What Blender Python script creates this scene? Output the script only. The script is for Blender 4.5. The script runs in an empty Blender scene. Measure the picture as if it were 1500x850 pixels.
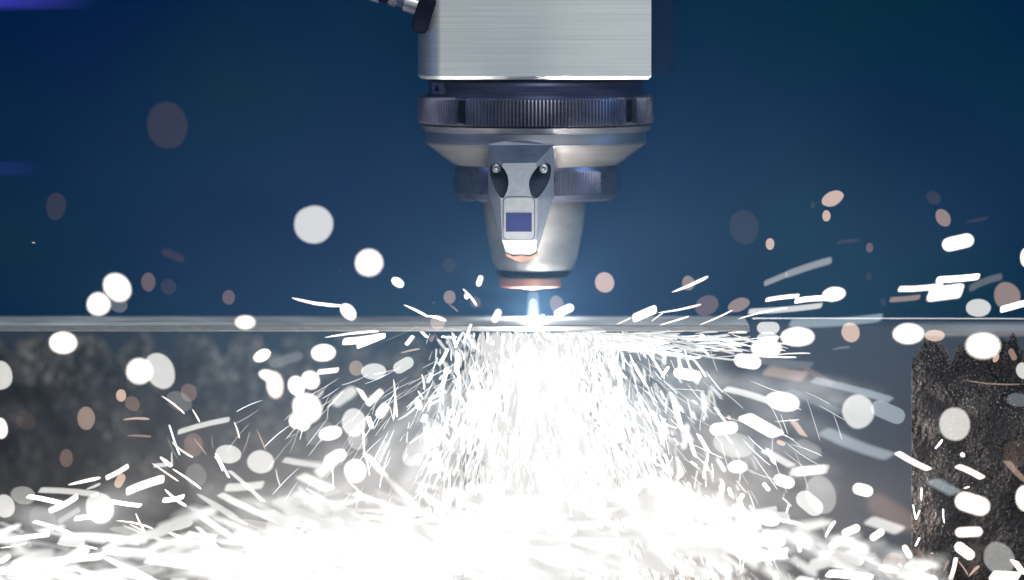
import bpy, bmesh, math, random
from mathutils import Vector, Matrix, noise

random.seed(11)
S = bpy.context.scene
COL = S.collection

# ------------------------------------------------------------------ camera
D = 3.0
PX = 0.45 / 1500.0                      # metres per photo pixel at y = 0
CAM = Vector((0.0, -D, 0.185))
AIM = Vector((0.0, 0.0, 0.012))
cd = bpy.data.cameras.new("camera")
cam = bpy.data.objects.new("camera", cd)
COL.objects.link(cam)
cam.location = CAM
cam.rotation_euler = (AIM - CAM).to_track_quat('-Z', 'Y').to_euler()
DIST = (AIM - CAM).length
cd.sensor_width = 36.0
cd.lens = 36.0 * DIST / 0.45
cd.clip_start = 0.05
cd.clip_end = 60.0
cd.dof.use_dof = True
FOC_Y = -0.062
cd.dof.focus_distance = DIST * (D + FOC_Y) / D
AP = 0.030                              # aperture radius in metres
cd.dof.aperture_fstop = (cd.lens / 1000.0) / (2 * AP)
S.camera = cam
_m = cam.rotation_euler.to_matrix()
CX, CY, CZ = _m.col[0], _m.col[1], _m.col[2]

def P(u, v, y=0.0):
    """World point that shows at photo pixel (u, v) on the plane Y = y."""
    d = (u - 750.0) * 0.45 / 1500.0 / DIST * CX + (425.0 - v) * 0.45 / 1500.0 / DIST * CY - CZ
    t = (y - CAM.y) / d.y
    return CAM + d * t

# ------------------------------------------------------------------ world, exposure
S.view_settings.view_transform = 'Standard'
S.view_settings.look = 'None'
S.view_settings.exposure = 0.0
S.view_settings.gamma = 1.0
S.view_settings.use_curve_mapping = False
W = bpy.data.worlds.new("World")
S.world = W
W.use_nodes = True
W.node_tree.nodes['Background'].inputs[0].default_value = (0.10, 0.24, 0.62, 1)
W.node_tree.nodes['Background'].inputs[1].default_value = 0.12

cy = S.cycles
cy.use_denoising = True
cy.max_bounces = 5
cy.diffuse_bounces = 2
cy.glossy_bounces = 3
cy.transparent_max_bounces = 40
cy.volume_bounces = 0
cy.volume_step_rate = 1.0
cy.volume_max_steps = 64
cy.sample_clamp_indirect = 3.0
cy.sample_clamp_direct = 0.0
cy.caustics_reflective = False
cy.caustics_refractive = False

# ------------------------------------------------------------------ lamps
def area(name, loc, target, sx, sy, power, color, spread=180):
    l = bpy.data.lights.new(name, 'AREA')
    l.shape = 'RECTANGLE'; l.size = sx; l.size_y = sy
    l.energy = power; l.color = color; l.spread = math.radians(spread)
    o = bpy.data.objects.new(name, l)
    COL.objects.link(o)
    o.location = loc
    o.rotation_euler = (Vector(target) - Vector(loc)).to_track_quat('-Z', 'Y').to_euler()
    return o

def point(name, loc, power, color, radius):
    l = bpy.data.lights.new(name, 'POINT')
    l.energy = power; l.color = color; l.shadow_soft_size = radius
    o = bpy.data.objects.new(name, l)
    COL.objects.link(o); o.location = loc
    return o

# machine hall lamp behind and above the photographer
area("hall_lamp", (0.5, -4.2, 1.5), (0, 0, 0.10), 2.2, 1.2, 66, (0.93, 0.98, 1.0))
# overhead fill added for the plate top, then blue machine lighting inside the enclosure
area("plate_fill", (0.1, -0.25, 0.9), (0, -0.03, 0), 0.5, 0.3, 4.8, (0.95, 1.0, 0.98))
area("blue_lamp_left", (-1.3, -0.5, 0.6), (0, 0, 0.1), 0.5, 0.5, 2.2, (0.25, 0.40, 1.0))
area("blue_lamp_right", (1.3, -0.4, 0.5), (0, 0, 0.1), 0.5, 0.5, 4, (0.25, 0.55, 1.0))
# unseen lights added to give the enclosure wall its blue and teal gradient
area("wall_fill_centre", (0.1, 0.9, -0.75), (0.02, 2.0, -0.12), 0.5, 0.2, 5.2, (0.28, 0.50, 1.0))
area("wall_fill_right", (0.42, 1.55, 0.10), (0.33, 2.0, 0.09), 0.2, 0.2, 0.16, (0.05, 1.0, 0.55))
# the light the melt and the spark jet throw on everything round them
CUT = P(785, 476, -0.012)
point("melt_light", P(785, 499, -0.069), 0.20, (0.95, 0.97, 1.0), 0.003)
point("beam_light", P(783, 454, -0.012), 0.13, (0.95, 0.97, 1.0), 0.003)
WARM = (1.0, 0.95, 0.90)
point("jet_light", P(790, 560, -0.080), 1.5, WARM, 0.014)
point("jet_light_low", P(790, 720, -0.085), 2.2, WARM, 0.022)
point("pool_light", P(600, 870, -0.07), 1.7, WARM, 0.02)
point("pool_light_left", P(360, 890, -0.07), 0.9, WARM, 0.02)
point("pool_light_right", P(990, 870, -0.07), 1.2, WARM, 0.02)
point("chip_light", P(960, 600, -0.06), 0.5, WARM, 0.015)

# ------------------------------------------------------------------ materials
def mat(name):
    m = bpy.data.materials.new(name)
    m.use_nodes = True
    nt = m.node_tree
    b = nt.nodes['Principled BSDF']
    return m, nt, b

def N(nt, t, **kw):
    n = nt.nodes.new(t)
    for k, v in kw.items():
        setattr(n, k, v)
    return n

def ramp(nt, src, stops):
    r = N(nt, 'ShaderNodeValToRGB')
    els = r.color_ramp.elements
    while len(els) < len(stops):
        els.new(0.5)
    for e, (p, c) in zip(els, stops):
        e.position = p
        e.color = (*c, 1) if len(c) == 3 else c
    nt.links.new(src, r.inputs[0])
    return r.outputs[0]

def metal(name, c1, c2, rough=0.35, metallic=0.9, scale=(400, 400, 400), bump=0.15, bdist=0.0002, rvar=0.12, blotch=18):
    m, nt, b = mat(name)
    tc = N(nt, 'ShaderNodeTexCoord')
    mp = N(nt, 'ShaderNodeMapping'); mp.inputs['Scale'].default_value = scale
    nt.links.new(tc.outputs['Object'], mp.inputs[0])
    n1 = N(nt, 'ShaderNodeTexNoise'); n1.inputs['Scale'].default_value = 1; n1.inputs['Detail'].default_value = 4
    nt.links.new(mp.outputs[0], n1.inputs['Vector'])
    n2 = N(nt, 'ShaderNodeTexNoise'); n2.inputs['Scale'].default_value = blotch; n2.inputs['Detail'].default_value = 5
    nt.links.new(tc.outputs['Object'], n2.inputs['Vector'])
    mx = N(nt, 'ShaderNodeMix', data_type='FLOAT')
    mx.inputs[0].default_value = 0.5
    nt.links.new(n1.outputs[0], mx.inputs[2]); nt.links.new(n2.outputs[0], mx.inputs[3])
    nt.links.new(ramp(nt, mx.outputs[0], [(0.36, c1), (0.64, c2)]), b.inputs['Base Color'])
    r = N(nt, 'ShaderNodeMapRange')
    r.inputs[1].default_value = 0.3; r.inputs[2].default_value = 0.7
    r.inputs[3].default_value = max(0.02, rough - rvar); r.inputs[4].default_value = rough + rvar
    nt.links.new(mx.outputs[0], r.inputs[0]); nt.links.new(r.outputs[0], b.inputs['Roughness'])
    b.inputs['Metallic'].default_value = metallic
    bp = N(nt, 'ShaderNodeBump'); bp.inputs['Strength'].default_value = bump; bp.inputs['Distance'].default_value = bdist
    nt.links.new(n1.outputs[0], bp.inputs['Height']); nt.links.new(bp.outputs[0], b.inputs['Normal'])
    return m

M_BRUSH = metal("brushed_steel", (0.48, 0.50, 0.49), (0.64, 0.66, 0.64), 0.45, 0.7, (14, 14, 1800), 0.15, 0.0001, 0.08, 9)
M_DARK = metal("anodised_dark", (0.07, 0.075, 0.14), (0.10, 0.105, 0.19), 0.42, 0.5, (60, 60, 900), 0.1)
M_RING = metal("knurled_metal", (0.16, 0.16, 0.215), (0.25, 0.24, 0.30), 0.32, 0.8, (120, 120, 120), 0.1)
M_STEEL = metal("turned_steel", (0.36, 0.36, 0.38), (0.52, 0.51, 0.52), 0.38, 0.8, (30, 30, 900), 0.06, 0.0001, 0.04)
M_CONE = metal("cone_steel", (0.56, 0.50, 0.45), (0.76, 0.69, 0.63), 0.38, 0.8, (30, 30, 400), 0.08)
M_NOZ = metal("nozzle_body_metal", (0.42, 0.39, 0.35), (0.80, 0.73, 0.65), 0.48, 0.6, (50, 50, 90), 0.08, 0.0002, 0.14, 30)
M_CLAMP = metal("cast_metal", (0.24, 0.26, 0.30), (0.34, 0.36, 0.40), 0.5, 0.45, (700, 700, 700), 0.2, 0.0001)
M_CLAMPD = metal("cast_metal_smooth", (0.34, 0.36, 0.37), (0.46, 0.47, 0.47), 0.42, 0.45, (300, 300, 300), 0.1)
M_COPPER2 = metal("heated_copper", (0.40, 0.24, 0.18), (0.55, 0.36, 0.28), 0.4, 0.6, (200, 200, 200), 0.1)
M_COPPER = metal("copper", (0.86, 0.38, 0.24), (0.95, 0.48, 0.32), 0.5, 0.5, (200, 200, 200), 0.1)
M_FACET = metal("worn_shaded_facet", (0.022, 0.034, 0.07), (0.06, 0.08, 0.14), 0.5, 0.3, (160, 500, 200), 0.15, 0.0001, 0.1, 60)  # scratched facet; its dark reflection and weaker light are put into the colour
M_POCKET = metal("recess_shade", (0.03, 0.045, 0.10), (0.04, 0.06, 0.12), 0.45, 0.2, (100, 100, 100), 0.05)  # navy shade and reflection inside the clamp pockets, put into the colour
M_BLACK = metal("black_rubber", (0.006, 0.008, 0.016), (0.012, 0.014, 0.026), 0.6, 0.0, (300, 300, 300), 0.1)
M_CHROME = metal("polished_metal", (0.6, 0.6, 0.6), (0.75, 0.72, 0.7), 0.2, 0.95, (90, 90, 90), 0.05)
M_PLATE = metal("rolled_steel", (0.16, 0.17, 0.17), (0.66, 0.66, 0.65), 0.55, 0.1, (4, 330, 2600), 0.35, 0.0003, 0.1, 25)
M_EDGE = metal("cut_edge_steel", (0.12, 0.125, 0.125), (0.20, 0.20, 0.20), 0.6, 0.0, (260, 260, 900), 0.2)
M_BLUE = metal("blue_print", (0.012, 0.022, 0.10), (0.016, 0.028, 0.12), 0.5, 0.0, (900, 900, 900), 0.05)
M_BACKB = metal("painted_housing", (0.006, 0.018, 0.045), (0.009, 0.022, 0.055), 0.5, 0.0, (60, 60, 60), 0.05)
M_WALL = metal("enclosure_paint", (0.0012, 0.038, 0.088), (0.0016, 0.048, 0.104), 0.8, 0.0, (3, 3, 3), 0.05, 0.001, 0.05, 1.5)
M_BED = metal("bed_paint", (0.022, 0.032, 0.05), (0.04, 0.05, 0.07), 0.7, 0.0, (20, 20, 60), 0.1, 0.001, 0.08, 6)

for _m2 in (M_WALL, M_BACKB, M_BLACK):
    _m2.node_tree.nodes["Principled BSDF"].inputs["Specular IOR Level"].default_value = 0.0

_nt = M_WALL.node_tree
_tc = N(_nt, 'ShaderNodeTexCoord')
_nz = N(_nt, 'ShaderNodeTexNoise'); _nz.inputs['Scale'].default_value = 5.5; _nz.inputs['Detail'].default_value = 1.5
_nt.links.new(_tc.outputs['Object'], _nz.inputs['Vector'])
_nt.links.new(ramp(_nt, _nz.outputs[0], [(0.38, (0.0010, 0.030, 0.104)), (0.62, (0.0012, 0.052, 0.085))]), _nt.nodes['Principled BSDF'].inputs['Base Color'])

def slag(name, lo, hi, speck):
    m, nt, b = mat(name)
    tc = N(nt, 'ShaderNodeTexCoord')
    n1 = N(nt, 'ShaderNodeTexNoise'); n1.inputs['Scale'].default_value = 60; n1.inputs['Detail'].default_value = 8
    n2 = N(nt, 'ShaderNodeTexVoronoi'); n2.inputs['Scale'].default_value = speck
    n3 = N(nt, 'ShaderNodeTexNoise'); n3.inputs['Scale'].default_value = 900; n3.inputs['Detail'].default_value = 3
    for n in (n1, n2, n3):
        nt.links.new(tc.outputs['Object'], n.inputs['Vector'])
    nt.links.new(ramp(nt, n1.outputs[0], [(0.35, lo), (0.66, hi)]), b.inputs['Base Color'])
    nt.links.new(ramp(nt, n2.outputs['Distance'], [(0.1, (0.25,) * 3), (0.45, (0.75,) * 3)]), b.inputs['Roughness'])
    b.inputs['Metallic'].default_value = 0.55
    ad = N(nt, 'ShaderNodeMath', operation='ADD')
    nt.links.new(n2.outputs['Distance'], ad.inputs[0]); nt.links.new(n3.outputs[0], ad.inputs[1])
    bp = N(nt, 'ShaderNodeBump'); bp.inputs['Strength'].default_value = 0.9; bp.inputs['Distance'].default_value = 0.0008
    nt.links.new(ad.outputs[0], bp.inputs['Height']); nt.links.new(bp.outputs[0], b.inputs['Normal'])
    return m
M_SLAG2 = slag("slag_brown", (0.03, 0.026, 0.026), (0.11, 0.095, 0.09), 700)
M_SLAG = slag("slag", (0.012, 0.012, 0.015), (0.05, 0.048, 0.046), 420)
M_SLAGL = slag("slag_light", (0.04, 0.04, 0.042), (0.25, 0.24, 0.22), 300)

def glow(name, color, strength, add=False):
    """An incandescent spark; `add` lets what lies behind it show through, as hot thin vapour does."""
    m = bpy.data.materials.new(name)
    m.use_nodes = True
    nt = m.node_tree
    nt.nodes.clear()
    out = N(nt, 'ShaderNodeOutputMaterial')
    e = N(nt, 'ShaderNodeEmission')
    e.inputs[0].default_value = (*color, 1)
    e.inputs[1].default_value = strength
    if add:
        g = N(nt, 'ShaderNodeNewGeometry')
        mul = N(nt, 'ShaderNodeMath', operation='MULTIPLY_ADD')
        mul.inputs[1].default_value = -strength; mul.inputs[2].default_value = strength
        nt.links.new(g.outputs['Backfacing'], mul.inputs[0])
        nt.links.new(mul.outputs[0], e.inputs[1])
        t = N(nt, 'ShaderNodeBsdfTransparent')
        a = N(nt, 'ShaderNodeAddShader')
        nt.links.new(e.outputs[0], a.inputs[0]); nt.links.new(t.outputs[0], a.inputs[1])
        nt.links.new(a.outputs[0], out.inputs[0])
    else:
        nt.links.new(e.outputs[0], out.inputs[0])
    m.cycles.emission_sampling = 'NONE'
    return m

G = {
    'W': (glow("spark_white", (1.0, 0.91, 0.84), 4.0), 'bright white'),
    'V': (glow("spark_warm_white", (1.0, 0.88, 0.80), 2.2), 'warm white'),
    'G': (glow("spark_pale", (1.0, 0.98, 0.93), 0.66, True), 'pale grey-white'),
    'g': (glow("spark_faded", (1.0, 0.99, 0.95), 0.28, True), 'faded grey'),
    'd': (glow("spark_smoke_grey", (1.0, 0.99, 0.95), 0.11, True), 'faint grey'),
    'P': (glow("spark_peach", (1.0, 0.70, 0.54), 0.60, True), 'peach'),
    'p': (glow("spark_dull_peach", (1.0, 0.70, 0.54), 0.28, True), 'dull peach'),
    'B': (glow("spark_brown", (1.0, 0.62, 0.50), 0.13, True), 'dim brown'),
    'b': (glow("spark_dark_brown", (1.0, 0.57, 0.40), 0.03, True), 'dark brown'),
    'S': (glow("spark_slate", (0.80, 0.93, 1.0), 0.30, True), 'slate-blue'),
    's': (glow("spark_dim_slate", (0.78, 0.90, 1.0), 0.13, True), 'dim slate-blue'),
    'F': (glow("spark_blue_white", (0.86, 0.95, 1.0), 3.0), 'blue-white'),
}

# ------------------------------------------------------------------ mesh helpers
def link(name, bm, material, parent=None, smooth=None):
    me = bpy.data.meshes.new(name)
    bm.normal_update()
    bm.to_mesh(me); bm.free()
    if smooth is not None:
        for p in me.polygons:
            p.use_smooth = True
        me.set_sharp_from_angle(angle=math.radians(smooth))
    o = bpy.data.objects.new(name, me)
    COL.objects.link(o)
    for mm in (material if isinstance(material, (list, tuple)) else [material]):
        me.materials.append(mm)
    if parent is not None:
        o.parent = parent
        o.matrix_parent_inverse = parent.matrix_basis.inverted()
    return o

def tag(o, label=None, cat=None, group=None, kind=None):
    if label: o['label'] = label
    if cat: o['category'] = cat
    if group: o['group'] = group
    if kind: o['kind'] = kind
    return o

def empty(name, loc):
    o = bpy.data.objects.new(name, None)
    o.empty_display_size = 0.01
    COL.objects.link(o)
    o.location = loc
    return o

def lathe(bm, prof, cx, cyy, segs=96, cap=True):
    """prof: [(radius, z)] from top to bottom round the vertical axis through (cx, cyy)."""
    rings = []
    for r, z in prof:
        rings.append([bm.verts.new((cx + r * math.cos(2 * math.pi * k / segs), cyy + r * math.sin(2 * math.pi * k / segs), z)) for k in range(segs)])
    for a, b in zip(rings, rings[1:]):
        for k in range(segs):
            bm.faces.new((a[k], a[(k + 1) % segs], b[(k + 1) % segs], b[k]))
    if cap:
        bm.faces.new(rings[0]); bm.faces.new(rings[-1][::-1])
    bmesh.ops.recalc_face_normals(bm, faces=bm.faces)

def box(bm, lo, hi, bevel=0.0, segs=2):
    r = bmesh.ops.create_cube(bm, size=1.0)
    lo, hi = Vector(lo), Vector(hi)
    for v in r['verts']:
        v.co = Vector([(lo[i] + hi[i]) / 2 + v.co[i] * (hi[i] - lo[i]) for i in range(3)])
    if bevel:
        es = list({e for v in r['verts'] for e in v.link_edges})
        bmesh.ops.bevel(bm, geom=es, offset=bevel, segments=segs, affect='EDGES', profile=0.5)

def prism(bm, pts, y0, y1):
    """Outline of (x, z) points extruded from y0 (front) to y1."""
    a = [bm.verts.new((x, y0, z)) for x, z in pts]
    b = [bm.verts.new((x, y1, z)) for x, z in pts]
    n = len(pts)
    bm.faces.new(a); bm.faces.new(b[::-1])
    for k in range(n):
        bm.faces.new((a[k], b[k], b[(k + 1) % n], a[(k + 1) % n]))
    bmesh.ops.recalc_face_normals(bm, faces=bm.faces)

def tube(bm, a, b, ra, rb=None, segs=32, cap=True):
    rb = ra if rb is None else rb
    a, b = Vector(a), Vector(b)
    ax = (b - a).normalized()
    p = ax.orthogonal().normalized(); q = ax.cross(p)
    R = []
    for c, r in ((a, ra), (b, rb)):
        R.append([bm.verts.new(c + r * (math.cos(2 * math.pi * k / segs) * p + math.sin(2 * math.pi * k / segs) * q)) for k in range(segs)])
    for k in range(segs):
        bm.faces.new((R[0][k], R[0][(k + 1) % segs], R[1][(k + 1) % segs], R[1][k]))
    if cap:
        bm.faces.new(R[0][::-1]); bm.faces.new(R[1])
    bmesh.ops.recalc_face_normals(bm, faces=bm.faces)

def rounded(u0, v0, u1, v1, r, y, n=6):
    pts = []
    for (cu, cv, a0) in ((u1 - r, v0 + r, 0), (u0 + r, v0 + r, 90), (u0 + r, v1 - r, 180), (u1 - r, v1 - r, 270)):
        for k in range(n + 1):
            a = math.radians(a0 + 90 * k / n)
            q = P(cu + r * math.cos(a), cv - r * math.sin(a), y)
            pts.append((q.x, q.z))
    return pts

# ------------------------------------------------------------------ the setting
bm = bmesh.new()
box(bm, (-3.2, 2.0, -1.6), (3.2, 2.06, 2.2))
tag(link("enclosure_wall", bm, M_WALL), kind='structure')

YB = 0.22
q = P(750, 474, YB)
bm = bmesh.new()
box(bm, (-1.1, YB, -0.60), (1.1, YB + 0.03, q.z), 0.001)
tag(link("bed_wall", bm, M_BED), kind='structure')
bm = bmesh.new()
ra, rb_ = P(1102, 466.5, -0.03), P(1700, 467.5, -0.03)
tube(bm, ra, rb_, 0.00028, segs=10)
tag(link("bed_rim", bm, M_STEEL), kind='structure')
bm = bmesh.new()
box(bm, (-1.1, -0.45, -0.62), (1.1, YB, -0.60))
tag(link("bed_floor", bm, M_BED), kind='structure')

# ------------------------------------------------------------------ support slats with slag
def slat(u0, u1, vtop, y, vbot, tooth, amp, label, lumps, lump_px, mt, name="support_slat", seed=0, thick=0.003):
    a, b = P(u0, vtop, y), P(u1, vtop, y)
    zb = P(750, vbot, y).z
    root = empty(name, ((a.x + b.x) / 2, y, zb))
    tag(root, label, 'slat', 'slag crusted support slats under the plate')
    bm = bmesh.new()
    nx = max(60, int((u1 - u0) / 2.6)); nz = 120
    g = []
    sx = b.x - a.x
    def top(x):
        s = x / tooth
        f = abs((s - math.floor(s)) * 2 - 1)
        h = (1 - (1 - f) ** 2.2) * amp * (0.55 + 0.9 * noise.noise(Vector((math.floor(s) * 3.1, seed, 0))) ** 2 + 0.35)
        h += 0.35 * amp * noise.noise(Vector((x * 330, seed + 4.2, 0))) + 0.12 * amp * noise.noise(Vector((x * 1300, seed, 1)))
        return a.z - amp + h
    for i in range(nx + 1):
        x = a.x + sx * i / nx
        zt = top(x)
        col = []
        for j in range(nz + 1):
            t = j / nz
            z = zb + (zt - zb) * t
            z0 = z
            yy = y + 0.0030 * noise.noise(Vector((x * 90, z0 * 90, seed))) + 0.0012 * noise.noise(Vector((x * 620, z0 * 620, seed)))
            col.append(bm.verts.new((x, yy, z)))
        g.append(col)
    for i in range(nx):
        for j in range(nz):
            bm.faces.new((g[i][j], g[i + 1][j], g[i + 1][j + 1], g[i][j + 1]))
    geo = bmesh.ops.extrude_face_region(bm, geom=list(bm.faces))
    for v in geo['geom']:
        if isinstance(v, bmesh.types.BMVert):
            v.co.y = y + thick
    bmesh.ops.recalc_face_normals(bm, faces=bm.faces)
    link("slat_body", bm, mt, root, smooth=50)
    rnd = random.Random(seed)
    t_ = bmesh.new(); bmesh.ops.create_icosphere(t_, subdivisions=1, radius=1.0)
    tv = [v.co.copy() for v in t_.verts]; tf = [[v.index for v in f.verts] for f in t_.faces]; t_.free()
    co, fa = [], []
    for k in range(lumps):
        x = rnd.uniform(a.x, b.x)
        zt = top(x)
        t = rnd.random() ** 1.9
        z = zt - t * (zt - zb) * 0.85 + rnd.uniform(-0.001, 0.0014)
        if noise.noise(Vector((x * 75, z * 75, seed + 9))) < -0.12 and t > 0.05:
            continue
        r = lump_px * PX * rnd.uniform(0.35, 1.0) ** 1.6
        ox_, oz_ = r * rnd.uniform(.7, 1.4), r * rnd.uniform(.7, 1.4)
        cy_ = y - 0.001 + rnd.uniform(-0.0015, 0.001)
        n0 = len(co)
        for c_ in tv:
            co.append((x + c_.x * ox_ + rnd.uniform(-.22, .22) * r, cy_ + c_.y * r * .8 + rnd.uniform(-.2, .2) * r, z + c_.z * oz_ + rnd.uniform(-.22, .22) * r))
        fa += [[n0 + q for q in f_] for f_ in tf]
    me = bpy.data.meshes.new("slag_crust"); me.from_pydata(co, [], fa); me.materials.append(M_SLAGL)
    o = bpy.data.objects.new("slag_crust", me); COL.objects.link(o)
    o.parent = root; o.matrix_parent_inverse = root.matrix_basis.inverted()
    tag(o, kind='stuff')
    return root

slat(-60, 1087, 490, 0.16, 960, 0.0245, 0.013, "long slag crusted support slat, out of focus, under the plate left of the dark gap", 5200, 5.0, M_SLAG, seed=3)
slat(1336, 1640, 494, -0.055, 930, 0.0165, 0.011, "short gritty dark support slat in focus at the right edge of the picture", 7000, 1.5, M_SLAG2, seed=8)

# ------------------------------------------------------------------ the plate being cut, and the scrap beside it
def plate(u0, u1, v_back, v_front, v_low, yf, label, mt=M_PLATE):
    """Flat plate: back edge shows at v_back, front top edge at v_front, front lower edge at v_low."""
    f = P(750, v_front, yf); low = P(750, v_low, yf)
    zt = f.z
    # depth where the level z = zt shows at v_back
    y = yf
    for _ in range(4000):
        if P(750, v_back, y).z <= zt: break
        y += 0.0005
    # the line of sight at v_back comes down to zt further back
    y = yf
    while P(750, v_back, y).z > zt and y < yf + 1:
        y += 0.0005
    x0, x1 = P(u0, v_front, yf).x, P(u1, v_front, yf).x
    root = empty("steel_plate", ((x0 + x1) / 2, (yf + y) / 2, low.z))
    tag(root, label, 'plate')
    bm = bmesh.new()
    box(bm, (x0, yf + 0.0006, low.z), (x1, y, zt), 0.0003)
    link("plate_body", bm, mt, root)
    bm = bmesh.new()
    nx = 300
    # the burnt front edge, slightly uneven
    rows = []
    for i in range(nx + 1):
        x = x0 + (x1 - x0) * i / nx
        w = 0.00012 * noise.noise(Vector((x * 300, 1, 0)))
        rows.append([bm.verts.new((x, yf - 0.0002 + w, zt - 0.0004)), bm.verts.new((x, yf - 0.0003 - w, low.z + 0.0002 + w)), bm.verts.new((x, yf + 0.0006, low.z)), bm.verts.new((x, yf + 0.0006, zt))])
    for a, b in zip(rows, rows[1:]):
        for k in range(4):
            bm.faces.new((a[k], b[k], b[(k + 1) % 4], a[(k + 1) % 4]))
    bm.faces.new(rows[0]); bm.faces.new(rows[-1][::-1])
    bmesh.ops.recalc_face_normals(bm, faces=bm.faces)
    link("cut_edge", bm, M_EDGE, root, smooth=40)
    return root
plate(-80, 1098, 463.5, 477, 485.5, -0.062, "long thin steel plate under the cutting nozzle, its edge towards the viewer")
plate(1347, 1640, 474, 486, 493, 0.02, "short grey steel plate lying at the right edge above the gritty slat")
bm = bmesh.new()

# ------------------------------------------------------------------ the laser cutting head
AX = P(785, 300, 0.0).x
AY = 0.0
def zz(v, y=0.0): return P(785, v, y).z
head = empty("laser_cutting_head", (AX, AY, zz(420)))
tag(head, "brushed steel laser cutting head with knurled ring and copper tipped nozzle above the plate", 'cutting head')

# housing: rounded on the left front corner, sharp on the right
yf = -0.050
xl, xr = P(612, 60, -0.03).x, P(954, 60, yf).x
zb = P(785, 112, yf).z
outline = []
rad_x = P(646, 60, yf).x - xl
for k in range(13):
    a = math.pi / 2 * k / 12
    outline.append((xl + rad_x * (1 - math.cos(a)), yf + 0.020 * (1 - math.sin(a))))
outline += [(xr, yf), (xr, 0.055), (xl, 0.055)]
bm = bmesh.new()
zt = zb + 0.16
lvl = []
for (z, s) in ((zb - 0.0014, 0.0012), (zb, 0.0), (zt, 0.0)):
    cx_, cy_ = (xl + xr) / 2, 0.0
    lvl.append([bm.verts.new((x - math.copysign(s, x - cx_), y - math.copysign(s, y - cy_), z)) for x, y in outline])
n = len(outline)
for a, b in zip(lvl, lvl[1:]):
    for k in range(n):
        bm.faces.new((a[k], a[(k + 1) % n], b[(k + 1) % n], b[k]))
bm.faces.new(lvl[0][::-1]); bm.faces.new(lvl[-1])
bmesh.ops.recalc_face_normals(bm, faces=bm.faces)
link("housing", bm, M_BRUSH, head, smooth=30)

bm = bmesh.new()
x0 = P(950, 60, 0.15).x; x1 = P(988, 60, 0.15).x
box(bm, (x0, 0.15, P(785, 108, 0.15).z), (x1, 0.20, zt), 0.002)
link("rear_cover", bm, M_BACKB, head, smooth=40)
head_children = []

R = lambda px: px * PX
# dark collar
bm = bmesh.new()
lathe(bm, [(R(150), zz(112)), (R(157), zz(118)), (R(158), zz(122)), (R(156), zz(126)), (R(156), zz(133)), (R(160), zz(136)), (R(160), zz(141)), (R(150), zz(143))], AX, AY, 128)
link("collar", bm, M_DARK, head, smooth=35)
# arrow badge on the collar
aa = math.atan2(-1, -1.75)
def on_ring(r, ang, v): return Vector((AX + r * math.cos(ang), AY + r * math.sin(ang), zz(v)))
bm = bmesh.new()
for r0, mt_ in ((R(160.5), 0),):
    vs = []
    for da, v in ((-0.12, 119.5), (0.12, 119.5), (0.12, 136), (-0.12, 136)):
        vs.append(on_ring(r0, math.radians(206) + da, v))
    a = [bm.verts.new(p) for p in vs]
    inn = [bm.verts.new(p + (Vector((AX, AY, p.z)) - p).normalized() * 0.0015) for p in vs]
    bm.faces.new(a); bm.faces.new(inn[::-1])
    for k in range(4): bm.faces.new((a[k], inn[k], inn[(k + 1) % 4], a[(k + 1) % 4]))
bmesh.ops.recalc_face_normals(bm, faces=bm.faces)
badge = link("arrow_badge", bm, M_CLAMP, head)
bm = bmesh.new()
c = math.radians(206)
tri = [on_ring(R(161.3), c, 123), on_ring(R(161.3), c - 0.035, 131.5), on_ring(R(161.3), c + 0.035, 131.5)]
a = [bm.verts.new(p) for p in tri]; inn = [bm.verts.new(p + (Vector((AX, AY, p.z)) - p).normalized() * 0.0004) for p in tri]
bm.faces.new(a); bm.faces.new(inn[::-1])
for k in range(3): bm.faces.new((a[k], inn[k], inn[(k + 1) % 3], a[(k + 1) % 3]))
bmesh.ops.recalc_face_normals(bm, faces=bm.faces)
link("arrow", bm, M_BLACK, badge)

# knurled adjusting ring with two slots
def slot_depth(ang):
    for c, w in ((math.radians(270 - 39.5), 0.056), (math.radians(270 + 53.5), 0.066)):
        d = (ang - c + math.pi) % (2 * math.pi) - math.pi
        if abs(d) < w: return 1.0
    return 0.0
def knurled(prof, teeth, depth, per=6, name="knurled_ring", m=M_RING, slots=True, arc=None):
    bm = bmesh.new()
    segs = teeth * per
    rings = []
    nrow = len(prof)
    for ri, (r, z, kn) in enumerate(prof):
        ring = []
        for k in range(segs):
            ang = 2 * math.pi * k / segs
            ph = (k % per) / per
            tt = abs(ph * 2 - 1)
            rr = r
            if kn and (arc is None or arc[0] < ang < arc[1]):
                rr = r - depth * (1 - min(1, tt * 1.5))
            if slots and 0 < ri < nrow - 2 and slot_depth(ang):
                rr = min(rr, r - 0.0028)
            ring.append(bm.verts.new((AX + rr * math.cos(ang), AY + rr * math.sin(ang), z)))
        rings.append(ring)
    for a, b in zip(rings, rings[1:]):
        for k in range(segs):
            bm.faces.new((a[k], a[(k + 1) % segs], b[(k + 1) % segs], b[k]))
    bm.faces.new(rings[0]); bm.faces.new(rings[-1][::-1])
    bmesh.ops.recalc_face_normals(bm, faces=bm.faces)
    return link(name, bm, m, head, smooth=25)
knurled([(R(152), zz(139.5), 0), (R(169), zz(140), 0), (R(172.5), zz(142), 1), (R(173), zz(145), 1), (R(173), zz(173), 1), (R(173), zz(173.8), 1), (R(173), zz(179.5), 1), (R(163), zz(183), 0)], 200, 0.0011, per=6)

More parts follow.
